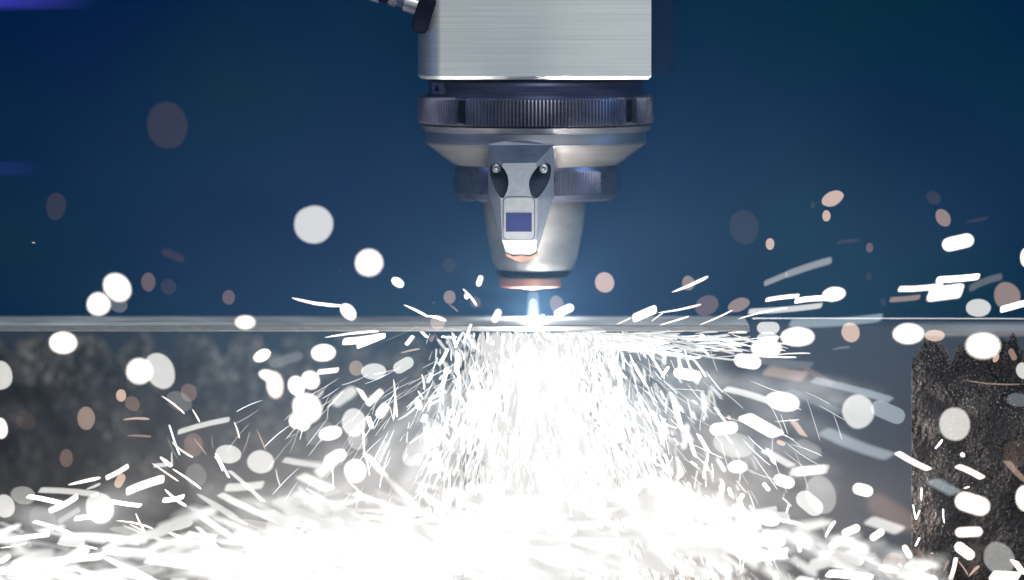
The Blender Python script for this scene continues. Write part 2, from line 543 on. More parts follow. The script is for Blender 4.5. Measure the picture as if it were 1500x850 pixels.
for cdeg, hw in ((270 - 39.5, 0.044), (270 + 53.5, 0.050)):  # black block set into each slot to stand for the shade inside
    bm = bmesh.new()
    ca = math.radians(cdeg)
    fr_, bk_ = [], []
    for da, v in ((-hw, 143), (hw, 143), (hw, 174), (hw * .6, 176.5), (-hw * .6, 176.5), (-hw, 174)):
        fr_.append(bm.verts.new(on_ring(R(167), ca + da, v))); bk_.append(bm.verts.new(on_ring(R(150), ca + da, v)))
    bm.faces.new(fr_); bm.faces.new(bk_[::-1])
    for k in range(6): bm.faces.new((fr_[k], bk_[k], bk_[(k + 1) % 6], fr_[(k + 1) % 6]))
    bmesh.ops.recalc_face_normals(bm, faces=bm.faces)
    link("slot_shade", bm, M_BLACK, head)
bm = bmesh.new()
lathe(bm, [(R(160), zz(182)), (R(169.5), zz(183)), (R(168), zz(186)), (R(166), zz(190.5)), (R(161.5), zz(192)), (R(161.5), zz(208)), (R(160), zz(210)), (R(150), zz(211))], AX, AY, 128)
link("retaining_ring", bm, M_STEEL, head, smooth=35)
bm = bmesh.new()
lathe(bm, [(R(155), zz(209)), (R(159.5), zz(210.5)), (R(122), zz(239)), (R(119), zz(241)), (R(110), zz(241.5))], AX, AY, 128)
link("flange_cone", bm, M_CONE, head, smooth=25)
knurled([(R(100), zz(240), 0), (R(117), zz(241), 0), (R(118), zz(246), 0), (R(120), zz(250), 1), (R(120), zz(280), 1), (R(120), zz(282), 0), (R(117), zz(289), 0), (R(110), zz(292.5), 0), (R(90), zz(293), 0)], 150, 0.0006, per=5, name="lock_ring", m=M_RING, slots=False, arc=(math.radians(278), math.radians(322)))
bm = bmesh.new()
lathe(bm, [(R(72), zz(288)), (R(75), zz(290)), (R(75), zz(300)), (R(70), zz(340)), (R(62), zz(380)), (R(57), zz(391)), (R(54), zz(395)), (R(40), zz(396))], AX - R(2), AY, 128)
link("nozzle_body", bm, M_NOZ, head, smooth=25)
bm = bmesh.new()
lathe(bm, [(R(46), zz(394)), (R(54), zz(396)), (R(54), zz(401)), (R(45), zz(402)), (R(50), zz(403)), (R(50), zz(404.5)), (R(40), zz(405))], AX - R(4), AY, 96)
link("seal_ring", bm, M_BLACK, head, smooth=35)
bm = bmesh.new()
lathe(bm, [(R(40), zz(403)), (R(45), zz(406)), (R(45.5), zz(408)), (R(45), zz(418.5)), (R(43), zz(420.5)), (R(14), zz(421)), (R(11), zz(423.5)), (R(5), zz(424))], AX - R(8), AY, 96)
link("copper_nozzle", bm, M_COPPER, head, smooth=35)

# sensor clamp at the front of the head
YC = -0.064
def q2(u, v, y): return P(u, v, y)
bm = bmesh.new()
V = {}
def vtx(k, u, v, y): V[k] = bm.verts.new(P(u, v, y))
arc_top = []
NA = 9
for k in range(NA):
    t = k / (NA - 1)
    arc_top.append(bm.verts.new(P(715 + 97 * t, 211 - 5.2 * math.sin(math.pi * t), -0.0500 - 0.002 * math.sin(math.pi * t))))
arc_back = [bm.verts.new(Vector((v.co.x, -0.038, v.co.z))) for v in arc_top]
vtx('tl', 717, 212.5, -0.0515); vtx('tr', 810.5, 212.5, -0.0515)
vtx('il', 736, 239.5, YC); vtx('ir', 785.5, 238.5, YC)
vtx('fl', 733, 292, YC); vtx('fr', 788, 292, YC)
vtx('sl', 715, 281, -0.052); vtx('sr', 811.5, 289, -0.052)
vtx('cl', 735.5, 353, YC + 0.001); vtx('cr', 786, 353, YC + 0.001)
vtx('bl', 741, 371, -0.0520); vtx('bml', 752, 375, -0.0520); vtx('bmr', 777, 375, -0.0520); vtx('br', 785.5, 371, -0.0520)
vtx('sbl', 736, 356, -0.050); vtx('sbr', 790, 358, -0.050)
f = bm.faces.new
f([V['tl']] + arc_top + [V['tr']])
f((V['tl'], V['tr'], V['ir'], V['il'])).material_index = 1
f((V['tl'], V['il'], V['fl'], V['sl']))
f((V['tr'], V['sr'], V['fr'], V['ir']))
f((V['il'], V['ir'], V['fr'], V['fl']))
f((V['fl'], V['fr'], V['cr'], V['cl']))
f((V['sl'], V['fl'], V['cl'], V['sbl']))
f((V['sr'], V['sbr'], V['cr'], V['fr']))
f((V['cl'], V['cr'], V['br'], V['bmr'], V['bml'], V['bl']))
f((V['cl'], V['bl'], V['sbl'])); f((V['cr'], V['sbr'], V['br']))
# back
bk = {k: bm.verts.new(Vector((V[k].co.x, -0.036, V[k].co.z))) for k in ('sl', 'sr', 'sbl', 'sbr', 'bl', 'br', 'bml', 'bmr')}
f(arc_top[::-1] + arc_back) if False else None
for a, b, c, d in zip(arc_top, arc_top[1:], arc_back[1:], arc_back): f((a, b, c, d))
f((arc_top[0], V['tl'], V['sl'], bk['sl'], arc_back[0])); f((arc_top[-1], arc_back[-1], bk['sr'], V['sr'], V['tr']))
f((V['sl'], V['sbl'], bk['sbl'], bk['sl'])); f((V['sr'], bk['sr'], bk['sbr'], V['sbr']))
f((V['sbl'], V['bl'], bk['bl'], bk['sbl'])); f((V['sbr'], bk['sbr'], bk['br'], V['br']))
f((V['bl'], V['bml'], bk['bml'], bk['bl'])); f((V['bml'], V['bmr'], bk['bmr'], bk['bml'])); f((V['bmr'], V['br'], bk['br'], bk['bmr']))
f(arc_back + [bk['sr'], bk['sbr'], bk['br'], bk['bmr'], bk['bml'], bk['bl'], bk['sbl'], bk['sl']])
bmesh.ops.triangulate(bm, faces=[p for p in bm.faces if len(p.verts) > 4])
bmesh.ops.recalc_face_normals(bm, faces=bm.faces)
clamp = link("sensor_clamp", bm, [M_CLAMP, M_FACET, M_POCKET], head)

def tear(side):
    """Outline of a pocket: side -1 left, +1 right."""
    if side < 0:
        ctl = [(722, 241.5), (729, 240.5), (735, 244), (741.5, 253), (744.8, 265), (744, 276), (740, 286), (736, 290.5), (729, 284), (722, 271), (718, 258), (717.6, 248)]
    else:
        ctl = [(805.5, 242), (798, 240.5), (789, 244), (781.5, 252), (776, 262), (774.8, 272), (777.5, 284), (783.5, 291), (792, 286), (801, 273), (806.5, 260), (807.5, 249)]
    out = []
    n = len(ctl)
    for i in range(n):
        p0, p1, p2, p3 = (Vector(ctl[(i + j - 1) % n]) for j in range(4))
        for s in (0, 0.33, 0.66):
            out.append(0.5 * ((2 * p1) + (p2 - p0) * s + (2 * p0 - 5 * p1 + 4 * p2 - p3) * s * s + (-p0 + 3 * p1 - 3 * p2 + p3) * s ** 3))
    return out
def cutter(pts, y0, y1):
    b = bmesh.new()
    prism(b, [(P(u, v, YC).x, P(u, v, YC).z) for u, v in pts], y0, y1)
    return link("cutter", b, M_POCKET)
cuts = [cutter(tear(-1), -0.09, -0.0480), cutter(tear(1), -0.09, -0.0480)]
# groove round the label plate
b = bmesh.new()
prism(b, rounded(736.5, 288, 783.5, 353 - 0.6, 8, YC), -0.09, YC + 0.0012)
cuts.append(link("cutter", b, M_DARK))
mb = clamp.modifiers.new("bevel", 'BEVEL'); mb.width = 0.00035; mb.segments = 2; mb.limit_method = 'ANGLE'; mb.angle_limit = math.radians(12)
for c in cuts:
    md = clamp.modifiers.new("cut", 'BOOLEAN'); md.object = c; md.operation = 'DIFFERENCE'; md.solver = 'EXACT'; md.material_mode = 'TRANSFER'
bpy.context.view_layer.update()
me = bpy.data.meshes.new_from_object(clamp.evaluated_get(bpy.context.evaluated_depsgraph_get()))
clamp.modifiers.clear(); clamp.data = me
for c in cuts: bpy.data.objects.remove(c)

bm = bmesh.new()
prism(bm, rounded(737.6, 289.1, 782.4, 351.3, 7.2, YC), YC - 0.0001, YC + 0.0011)
bmesh.ops.bevel(bm, geom=[e for e in bm.edges if all(abs(v.co.y - (YC - 0.0001)) < 1e-6 for v in e.verts)], offset=0.0002, segments=2, affect='EDGES')
link("cover_plate", bm, M_CLAMPD, clamp, smooth=40)
a, b_ = P(741, 311.8, YC), P(779, 339.6, YC)
bm = bmesh.new()
box(bm, (a.x, YC - 0.00022, b_.z), (b_.x, YC - 0.00005, a.z), 0.00005, 1)
link("blue_label", bm, M_BLUE, clamp)
for (u, v) in ((727.5, 246.5), (796, 247)):
    bm = bmesh.new()
    c = P(u, v, -0.058)
    rr = R(6.6)
    rings = []
    for (r, y) in ((rr, 0.003), (rr, -0.0004), (rr * 0.85, -0.0008), (rr * 0.5, -0.001), (rr * 0.45, 0.0006), (0.0001, 0.0007)):
        seg = 24 if True else 6
        rings.append([bm.verts.new(c + Vector((r * math.cos(2 * math.pi * k / seg), y, r * math.sin(2 * math.pi * k / seg)))) for k in range(seg)])
    for p_, q_ in zip(rings, rings[1:]):
        for k in range(24): bm.faces.new((p_[k], p_[(k + 1) % 24], q_[(k + 1) % 24], q_[k]))
    bmesh.ops.recalc_face_normals(bm, faces=bm.faces)
    link("screw", bm, M_STEEL, clamp, smooth=35)
# copper contact under the clamp's tip
bm = bmesh.new()
pts = [(741, 370), (753, 375.6), (764, 372.5), (776, 375.6), (787, 369), (788.5, 373.5), (776, 381), (764, 384.5), (752, 381), (741, 375)]
prism(bm, [(P(u, v, -0.052).x, P(u, v, -0.052).z) for u, v in pts], -0.0535, -0.036)
bmesh.ops.bevel(bm, geom=list(bm.edges), offset=0.00025, segments=2, affect='EDGES')
link("copper_contact", bm, M_COPPER2, clamp, smooth=40)

# cable connector at upper left
conn = None
c0 = P(500, -28, -0.035); c1 = P(627, 16, -0.042)
ax = (c1 - c0).normalized()
def at(t): return c0 + ax * t
L = (c1 - c0).length
bm = bmesh.new(); tube(bm, at(L - 0.0035), at(L + 0.0035), R(36), R(32), 48)
bmesh.ops.bevel(bm, geom=[e for e in bm.edges if len(e.link_faces) == 2 and e.calc_face_angle() > 1], offset=0.0008, segments=3, affect='EDGES')
conn = link("cable_connector", bm, M_BLACK, head, smooth=30)
bm = bmesh.new(); tube(bm, at(L - 0.0105), at(L - 0.0034), R(11.5), R(12.5), 40); link("steel_sleeve", bm, M_STEEL, conn, smooth=30)
bm = bmesh.new(); tube(bm, at(L - 0.0145), at(L - 0.0102), R(8), R(9), 40); link("neck", bm, M_DARK, conn, smooth=30)
bm = bmesh.new(); tube(bm, at(L - 0.0178), at(L - 0.0142), R(12), R(12), 6); bmesh.ops.bevel(bm, geom=list(bm.edges), offset=0.0004, segments=2, affect='EDGES'); link("hex_nut", bm, M_CHROME, conn, smooth=30)
bm = bmesh.new(); tube(bm, at(L - 0.040), at(L - 0.0175), R(11), R(10), 40); link("hose", bm, M_BLACK, conn, smooth=30)
bm = bmesh.new(); tube(bm, at(L - 0.030), at(L - 0.022), R(13), R(13), 40); link("clamp_band", bm, M_STEEL, conn, smooth=30)

# ------------------------------------------------------------------ laser beam glow
bm = bmesh.new()
x = P(781, 440, 0).x
lathe(bm, [(R(6.5), zz(428)), (R(8.0), zz(434)), (R(9.0), zz(450)), (R(11), zz(468))], x, 0.0, 32)
beam = tag(link("laser_beam", bm, glow("beam_glow", (0.75, 0.88, 1.0), 0.26, True), smooth=40), "blue-white glowing laser beam between the copper nozzle and the plate", 'beam')
bm = bmesh.new()
lathe(bm, [(R(3), zz(438)), (R(5.5), zz(442)), (R(6.5), zz(452)), (R(8), zz(469))], x, 0.0, 24)
link("beam_core", bm, glow("beam_core_glow", (0.9, 0.96, 1.0), 0.6, True), beam, smooth=40)

# blue light strips on the machine at the far left
for (u0, u1, v, w, lab) in ((-200, 130, -8, 9, "blue-violet light strip high at the top left corner"), (-160, 60, 246, 2.2, "thin blue light strip at the left edge of the picture")):
    bm = bmesh.new()
    ys = 0.75 if v < 0 else 0.32
    a, b_ = P(u0, v, ys), P(u1, v + 1, ys)
    tube(bm, a, (a + b_) / 2 , w * PX, w * PX * 0.8, 12); tube(bm, (a + b_) / 2 + Vector((1e-5, 0, 0)), b_, w * PX * 0.8, w * PX * 0.05, 12)
    tag(link("light_strip", bm, glow("blue_led", (0.10, 0.10, 1.0), 1.4 if v < 0 else 0.8)), lab, 'light strip', 'blue light strips')

# ------------------------------------------------------------------ smoke round the cut
def make_smoke(c, scale, color, dens):
  bm = bmesh.new()
  bmesh.ops.create_icosphere(bm, subdivisions=4, radius=1.0)
  smoke = link("smoke", bm, None)
  smoke.location = c; smoke.scale = scale
  smoke.data.materials.clear()
  m = bpy.data.materials.new("smoke_volume"); m.use_nodes = True
  nt = m.node_tree; nt.nodes.clear()
  out = N(nt, 'ShaderNodeOutputMaterial')
  pv = N(nt, 'ShaderNodeVolumePrincipled')
  pv.inputs['Color'].default_value = color
  pv.inputs['Anisotropy'].default_value = 0.2
  tc = N(nt, 'ShaderNodeTexCoord')
  gr = N(nt, 'ShaderNodeTexGradient', gradient_type='QUADRATIC_SPHERE')
  nt.links.new(tc.outputs['Object'], gr.inputs[0])
  nz = N(nt, 'ShaderNodeTexNoise'); nz.inputs['Scale'].default_value = 3.2; nz.inputs['Detail'].default_value = 3
  nt.links.new(tc.outputs['Object'], nz.inputs['Vector'])
  mr = N(nt, 'ShaderNodeMapRange'); mr.inputs[1].default_value = 0.3; mr.inputs[2].default_value = 0.7; mr.inputs[3].default_value = 0.45; mr.inputs[4].default_value = 1.3
  nt.links.new(nz.outputs[0], mr.inputs[0])
  mu = N(nt, 'ShaderNodeMath', operation='MULTIPLY')
  nt.links.new(gr.outputs['Fac'], mu.inputs[0]); nt.links.new(mr.outputs[0], mu.inputs[1])
  mu2 = N(nt, 'ShaderNodeMath', operation='MULTIPLY'); mu2.inputs[1].default_value = dens
  nt.links.new(mu.outputs[0], mu2.inputs[0]); nt.links.new(mu2.outputs[0], pv.inputs['Density'])
  nt.links.new(pv.outputs[0], out.inputs['Volume'])
  smoke.data.materials.append(m)
  tag(smoke, kind='stuff')
make_smoke(P(770, 400, 0.05), (0.40, 0.22, 0.22), (0.30, 0.62, 0.98, 1), 2.0)
make_smoke(P(800, 750, -0.02), (0.33, 0.13, 0.092), (1.0, 0.90, 0.82, 1), 3.1)

# ------------------------------------------------------------------ sparks
DF = cd.dof.focus_distance
def depth_for(w_px, frac, front=True):
    B = frac * w_px * 0.5 * PX
    k = B / AP
    d = DF / (1 + k) if front else DF / (1 - min(k, 0.5))
    return -D + d * D / DIST

class _F:
    __slots__ = ('material_index', 'smooth')
    def __init__(s): s.material_index = 0; s.smooth = True
class Acc:
    """Collects vertices and faces fast; same calls as a bmesh."""
    def __init__(s):
        s.co = []; s.fa = []; s.fo = []
        s.verts = s.faces = s
    def new(s, x):
        if isinstance(x, Vector):
            s.co.append(x[:]); return len(s.co) - 1
        s.fa.append(tuple(x)); f = _F(); s.fo.append(f); return f
    def mesh(s, name):
        me = bpy.data.meshes.new(name)
        me.from_pydata(s.co, [], s.fa)
        me.polygons.foreach_set('material_index', [f.material_index for f in s.fo])
        me.polygons.foreach_set('use_smooth', [True] * len(s.fa))
        me.update()
        return me

def streak(bm, a, b, r, style, bend=0.0, segs=10, mi=0):
    """A spark from a to b, radius r. style: 'cap' round ends, 'bar' blunt oblique ends, 'tip' tapering."""
    ax = b - a
    Ln = ax.length
    ax = ax / Ln if Ln > 1e-7 else CX.copy()
    nrm = -CZ
    side = ax.cross(nrm).normalized()
    dep = ax.cross(side).normalized()
    st = []
    if style == 'cap':
        for k in range(4):
            an = math.pi / 2 * (1 - k / 3.0)
            st.append((-r * math.sin(an), max(0.03, math.cos(an)) * r))
        if Ln > r * 0.5:
            st += [(Ln * .5, r)]
        for k in range(4):
            an = math.pi / 2 * k / 3.0
            st.append((Ln + r * math.sin(an), max(0.03, math.cos(an)) * r))
        sh = 0.0
    elif style == 'bar':
        st = [(0, r * .15), (0.0, r * .86), (Ln * 0.06, r), (Ln * .35, r), (Ln * .65, r), (Ln * 0.94, r), (Ln, r * .86), (Ln, r * .15)]
        # ends cut level, as the shutter cuts them
        hz = (ax.dot(CY))
        sh = max(-1.4, min(1.4, hz / max(0.25, abs(ax.dot(CX))) * 1.0)) if True else 0
        sh = -sh * 0.6 + 0.55
    else:
        st = [(0, r * .1), (Ln * .12, r * .55), (Ln * .45, r * .9), (Ln * .8, r), (Ln * .96, r * .7), (Ln, r * .15)]
        sh = 0.0
    rings = []
    for s, rr in st:
        t = max(0, min(1, s / Ln)) if Ln > 1e-7 else 0.5
        off = side * (bend * Ln * 4 * t * (1 - t))
        ring = []
        for k in range(segs):
            an = 2 * math.pi * k / segs
            pc = math.cos(an) * rr
            ring.append(bm.verts.new(a + ax * (s + sh * pc) + side * pc + dep * math.sin(an) * rr * 0.8 + off))
        rings.append(ring)
    for p_, q_ in zip(rings, rings[1:]):
        for k in range(segs):
            fc = bm.faces.new((p_[k], q_[k], q_[(k + 1) % segs], p_[(k + 1) % segs])); fc.material_index = mi; fc.smooth = True
    f1 = bm.faces.new(rings[0]); f2 = bm.faces.new(rings[-1][::-1])
    f1.material_index = mi; f2.material_index = mi

CROPS = {'a': (0, 0, 1.0), 'c3': (0, 280, 3.0), 'c4': (0, 560, 2.932), 'c5': (400, 400, 2.834), 'c6': (850, 400, 2.833), 'c7': (1050, 250, 2.833), 'c8': (1050, 550, 2.833)}
# (x1, y1, x2, y2, width, class)
SP = {
 'a': [(244,178,246,189,62,'b'),(540,385,541,385,40,'W'),(658,387,658,389,20,'b'),(497,395,500,397,6,'b'),(640,352,634,345,2,'b')],
 'c3': [(1378,148,1379,148,176,'G'),(247,50,244,85,92,'b'),(142,226,154,228,6,'P'),(507,415,524,432,112,'W'),(433,497,434,497,104,'W'),(512,492,525,500,76,'d'),
   (652,386,652,414,66,'B'),(740,420,742,422,72,'b'),(1005,462,1005,472,58,'B'),(1060,577,1095,577,66,'V'),(265,666,290,667,98,'W'),(612,792,613,792,114,'W'),(690,765,715,815,130,'G'),
   (1133,655,1133,666,60,'b'),(1127,736,1176,710,52,'W'),(1195,762,1320,722,50,'d'),(1400,714,1438,712,74,'W'),(0,800,2,822,112,'G'),(1160,805,1205,820,56,'V'),(720,265,800,300,44,'b')],
 'c5': [(507,32,528,46,38,'W'),(78,103,285,136,17,'V'),(302,150,322,172,56,'W'),(863,16,852,50,26,'V'),(733,97,733,104,52,'p'),(728,130,768,162,10,'p'),(660,128,672,120,4,'g'),
   (788,66,845,136,10,'W'),(803,95,804,99,24,'V'),(840,120,841,124,46,'B'),(938,158,918,198,33,'V'),(542,132,645,183,13,'V'),(640,178,718,198,14,'W'),(682,202,683,208,62,'p'),
   (1042,218,1080,190,5,'V'),(1078,189,1126,174,10,'W'),(1176,172,1238,142,37,'W'),(1176,122,1180,138,60,'p'),(1376,38,1377,42,84,'P'),(215,268,440,242,12,'V'),(292,285,450,264,30,'W'),
   (350,305,465,259,22,'W'),(440,293,600,225,2.5,'g'),(190,332,228,330,72,'W'),(395,410,440,408,70,'G'),(512,400,570,366,52,'G'),(530,333,610,315,10,'P'),
   (345,393,346,398,62,'p'),(185,412,270,403,24,'V'),(95,462,99,474,72,'W'),(153,443,157,447,76,'W'),(5,440,10,490,76,'V'),(137,555,144,565,118,'W'),(95,612,96,618,60,'W'),
   (128,620,126,628,58,'W'),(185,512,203,497,24,'g'),(257,540,335,486,56,'G'),(358,482,388,532,22,'V'),(392,545,450,490,32,'V'),(440,592,468,552,40,'W'),(335,612,336,628,106,'G'),
   (350,688,352,694,86,'g'),(395,600,410,640,22,'W'),(215,670,260,661,60,'W'),(155,690,232,640,72,'d'),(500,440,500,610,10,'V'),(484,548,501,614,3,'V'),(511,530,515,600,7,'V'),
   (515,612,592,558,13,'G'),(599,530,607,557,30,'W'),(600,488,622,526,10,'V'),(617,420,628,485,10,'V'),(645,525,716,491,13,'F'),(648,551,695,527,9,'F'),(621,617,634,590,24,'F'),
   (553,298,581,262,18,'F'),(618,245,640,268,13,'F'),(692,378,725,315,15,'F'),(694,488,720,395,19,'F'),(690,440,742,404,10,'F'),(700,264,762,267,9,'F'),(757,310,790,247,12,'F'),
   (790,290,822,213,11,'F'),(767,330,761,420,22,'F'),(773,425,771,520,18,'F'),(805,255,852,322,13,'F'),(825,410,872,512,22,'W'),(730,565,708,662,17,'F'),(743,608,760,662,15,'F'),
   (640,620,648,722,18,'W'),(650,712,640,772,10,'W'),(545,774,553,754,10,'F'),(585,768,607,753,10,'F'),(648,765,660,742,10,'F'),(680,772,701,741,13,'F'),(374,625,380,765,9,'V'),
   (380,752,401,842,7,'V'),(385,750,465,842,30,'G'),(432,782,472,702,36,'g'),(340,818,342,824,100,'G'),(225,782,292,748,56,'G'),(45,775,190,802,28,'g'),(245,795,250,850,3,'V'),
   (655,640,675,680,90,'g'),(562,780,640,682,82,'g'),(665,803,666,808,52,'G'),(680,652,742,735,22,'G'),(655,282,664,262,16,'p'),(668,248,692,284,6,'p')],
 'c6': [(380,80,531,14,15,'V'),(448,38,449,46,56,'p'),(1030,92,1074,85,60,'W'),(893,116,1022,105,24,'W'),(770,112,907,95,20,'V'),(700,160,1002,135,28,'G'),(872,208,1250,185,42,'S'),
   (653,192,860,145,8,'V'),(493,216,632,154,7,'V'),(515,140,535,130,84,'B'),(635,142,680,124,56,'p'),(222,188,312,150,36,'W'),(322,165,502,130,10,'V'),(328,217,452,180,8,'V'),(293,203,345,165,5,'V'),
   (150,213,212,185,5,'V'),(1120,243,1124,251,78,'P'),(745,228,815,228,52,'G'),(742,312,802,313,76,'W'),(755,270,802,270,52,'G'),(868,265,936,265,80,'W'),(655,360,733,374,58,'W'),
   (613,249,692,247,8,'V'),(503,262,507,263,20,'F'),(560,287,647,315,8,'F'),(497,303,531,340,10,'F'),(455,343,521,430,8,'F'),(434,318,455,397,6,'F'),(400,413,490,430,46,'W'),
   (600,480,792,535,32,'G'),(806,527,876,541,78,'W'),(770,403,930,432,54,'p'),(932,400,1050,462,30,'B'),(965,443,1290,528,36,'S'),(862,488,1082,582,36,'s'),(1152,570,1154,580,138,'G'),
   (1225,555,1330,600,72,'S'),(682,595,818,672,52,'W'),(820,700,847,711,20,'P'),(880,610,927,676,28,'P'),(1010,655,1285,762,56,'S'),(785,735,803,790,20,'V'),(635,805,670,805,52,'W'),
   (558,558,602,617,9,'F'),(552,650,640,640,50,'W'),(595,705,680,722,108,'g'),(762,735,880,802,34,'G'),(872,825,1012,813,44,'G'),(870,712,980,750,72,'d'),(205,335,285,480,9,'W'),
   (125,370,182,432,18,'W'),(160,420,177,552,20,'W'),(240,530,292,622,15,'W'),(297,572,347,672,19,'W'),(385,510,422,652,22,'W'),(265,310,350,440,9,'W'),(338,432,367,388,14,'W'),(435,640,477,762,15,'F'),
   (490,670,532,742,15,'F'),(531,750,510,850,12,'F'),(545,790,551,850,5,'V'),(1045,318,1120,308,14,'s'),(740,360,960,385,40,'d')],
 'c7': [(112,225,115,245,130,'b'),(462,125,500,107,62,'P'),(455,180,455,196,36,'P'),(221,298,221,312,37,'P'),(398,140,398,146,24,'b'),(895,110,905,116,56,'b'),(933,187,944,205,60,'p'),
   (634,313,634,327,32,'B'),(630,434,630,447,26,'b'),(952,310,1050,287,58,'W'),(197,470,292,430,27,'g'),(288,432,475,372,34,'g'),(915,453,1087,440,29,'W'),(755,491,936,477,27,'V'),
   (882,515,1015,498,60,'W'),(720,536,842,525,26,'p'),(1050,490,1182,440,34,'d'),(1203,515,1207,527,112,'p'),(1066,570,1104,570,78,'G'),(1180,577,1290,547,28,'W'),(1285,345,1285,378,52,'W'),
   (752,677,838,677,86,'W'),(885,685,925,685,50,'P'),(1082,727,1128,727,108,'W'),(1219,745,1236,782,26,'p'),(1155,785,1162,770,26,'P'),(1270,826,1275,836,62,'G'),(690,540,692,550,26,'b'),(1030,215,1130,195,18,'b'),(500,300,590,290,20,'b')],
 'c8': [(986,198,988,210,134,'G'),(905,304,936,267,11,'W'),(1019,329,1021,331,20,'W'),(748,320,882,391,27,'V'),(998,376,1102,426,28,'V'),(1025,469,1049,462,9,'V'),(1203,355,1290,445,28,'p'),
   (851,470,848,517,10,'F'),(815,538,825,597,7,'F'),(827,597,842,560,8,'F'),(940,555,944,612,7,'F'),(824,709,841,674,10,'F'),(578,468,634,483,50,'W'),(1012,518,1110,548,80,'W'),(890,435,992,490,50,'S'),
   (1276,492,1280,530,76,'W'),(250,430,308,449,50,'W'),(350,502,420,560,76,'G'),(425,475,440,515,128,'g'),(330,402,462,390,44,'G'),(630,600,762,645,54,'G'),(528,656,586,631,34,'W'),(644,676,686,648,32,'W'),
   (470,712,505,692,40,'G'),(450,672,492,604,18,'V'),(206,688,262,690,60,'G'),(170,755,290,735,42,'W'),(440,745,530,750,50,'W'),(542,742,600,775,46,'G'),(245,820,245,850,30,'W'),(460,822,642,842,36,'W'),
   (738,788,742,794,112,'p'),(790,782,882,800,36,'G'),(778,710,802,752,28,'V'),(760,790,762,812,30,'V'),(1000,652,1092,648,46,'V'),(1000,708,1056,750,46,'W'),(970,845,992,757,20,'V'),(1000,768,1042,828,7,'P'),
   (1045,836,1090,790,16,'P'),(940,815,962,768,14,'p'),(1165,750,1180,770,128,'g'),(1140,830,1252,836,42,'W'),(1233,768,1275,825,26,'W'),(890,738,897,739,9,'P'),(1020,18,1262,36,8,'p'),(1215,98,1280,106,60,'s'),
   (49,173,52,177,16,'P'),(345,285,420,325,62,'d'),(195,450,216,476,17,'W'),(25,440,20,530,20,'W'),(90,522,108,495,20,'W'),(50,470,62,498,16,'W'),(192,588,235,600,62,'W'),(345,660,378,700,46,'W'),(340,700,345,730,20,'V'),
   (650,520,800,620,110,'B'),(830,720,870,790,30,'B'),(1240,320,1250,330,110,'b')],
 'c4': [(0,180,5,216,60,'W'),(520,52,520,62,46,'P'),(565,88,572,96,62,'B'),(370,143,370,167,80,'p'),(285,313,285,340,60,'B'),(105,160,115,170,80,'b'),(528,162,642,159,13,'P'),(545,230,650,234,12,'p'),
   (694,59,793,136,8,'V'),(825,115,858,172,8,'V'),(765,215,985,160,27,'G'),(732,62,808,104,82,'d'),(810,40,812,50,72,'B'),(1005,170,1028,242,7,'V'),(1101,200,1141,292,6,'P'),(1040,307,1072,213,8,'p'),
   (912,225,915,285,5,'p'),(728,185,771,312,7,'F'),(738,257,829,323,9,'V'),(830,240,886,312,5,'P'),(718,235,766,332,4,'g'),(738,297,740,360,11,'G'),(652,347,767,426,8,'V'),(688,322,738,362,18,'W'),
   (662,358,722,354,22,'G'),(740,372,864,459,9,'W'),(830,262,832,278,88,'B'),(960,308,1000,311,84,'G'),(1112,342,1128,343,106,'G'),(928,308,983,410,9,'F'),(922,318,956,382,5,'F'),(985,380,1132,514,20,'G'),
   (526,402,504,444,38,'P'),(455,412,551,359,23,'V'),(293,441,432,410,18,'V'),(370,460,432,435,15,'G'),(840,395,842,405,96,'d'),(545,470,702,415,35,'W'),(80,482,120,490,80,'g'),(170,463,420,482,30,'G'),
   (120,490,270,522,22,'W'),(213,552,332,490,28,'V'),(427,535,432,548,128,'G'),(18,525,22,540,90,'G'),(170,578,200,612,110,'d'),(250,602,342,545,28,'g'),(322,586,450,580,24,'W'),(470,510,605,530,20,'W'),
   (700,507,790,490,22,'W'),(708,460,800,532,14,'W'),(498,595,657,629,10,'V'),(583,563,632,660,9,'W'),(555,610,630,652,7,'V'),(145,598,347,672,20,'V'),(0,683,212,655,22,'V'),(0,712,115,690,9,'V'),(0,602,100,646,20,'g'),
   (245,782,380,714,36,'V'),(45,788,177,837,23,'W'),(3,772,40,746,26,'V'),(108,750,186,779,6,'P'),(298,692,420,716,12,'V'),(210,830,332,836,26,'V'),(0,800,180,796,8,'G'),(0,822,150,826,7,'G'),(390,654,480,668,9,'V'),
   (710,640,817,682,18,'V'),(880,644,926,686,9,'W'),(1349,470,1386,572,6,'V'),(1430,358,1432,462,3,'V'),(1185,370,1205,450,9,'G'),(1290,400,1420,462,50,'G'),(1220,333,1370,352,34,'g'),(1365,398,1460,305,60,'G'),
   (935,528,1062,612,14,'V'),(945,480,1190,592,34,'G'),(970,452,1130,440,40,'G')],
}
ROWS = ((300, "high above plate"), (405, "above plate"), (461, "just above plate"), (492, "against plate edge"), (560, "just below plate"), (640, "well below plate"), (730, "low under plate"), (900, "near bottom edge"))
COLS = ((150, "at far left"), (330, "in left third"), (480, "left of jet"), (640, "near jet's left"), (930, "at the jet"), (1098, "right of jet"), (1335, "before dark gap"), (1600, "by right-hand slat"))
ORD = ['leftmost', 'second from left', 'third from left', 'fourth from left', 'fifth from left', 'sixth from left', 'seventh from left', 'eighth from left', 'ninth from left']
items = []
rnd = random.Random(5)
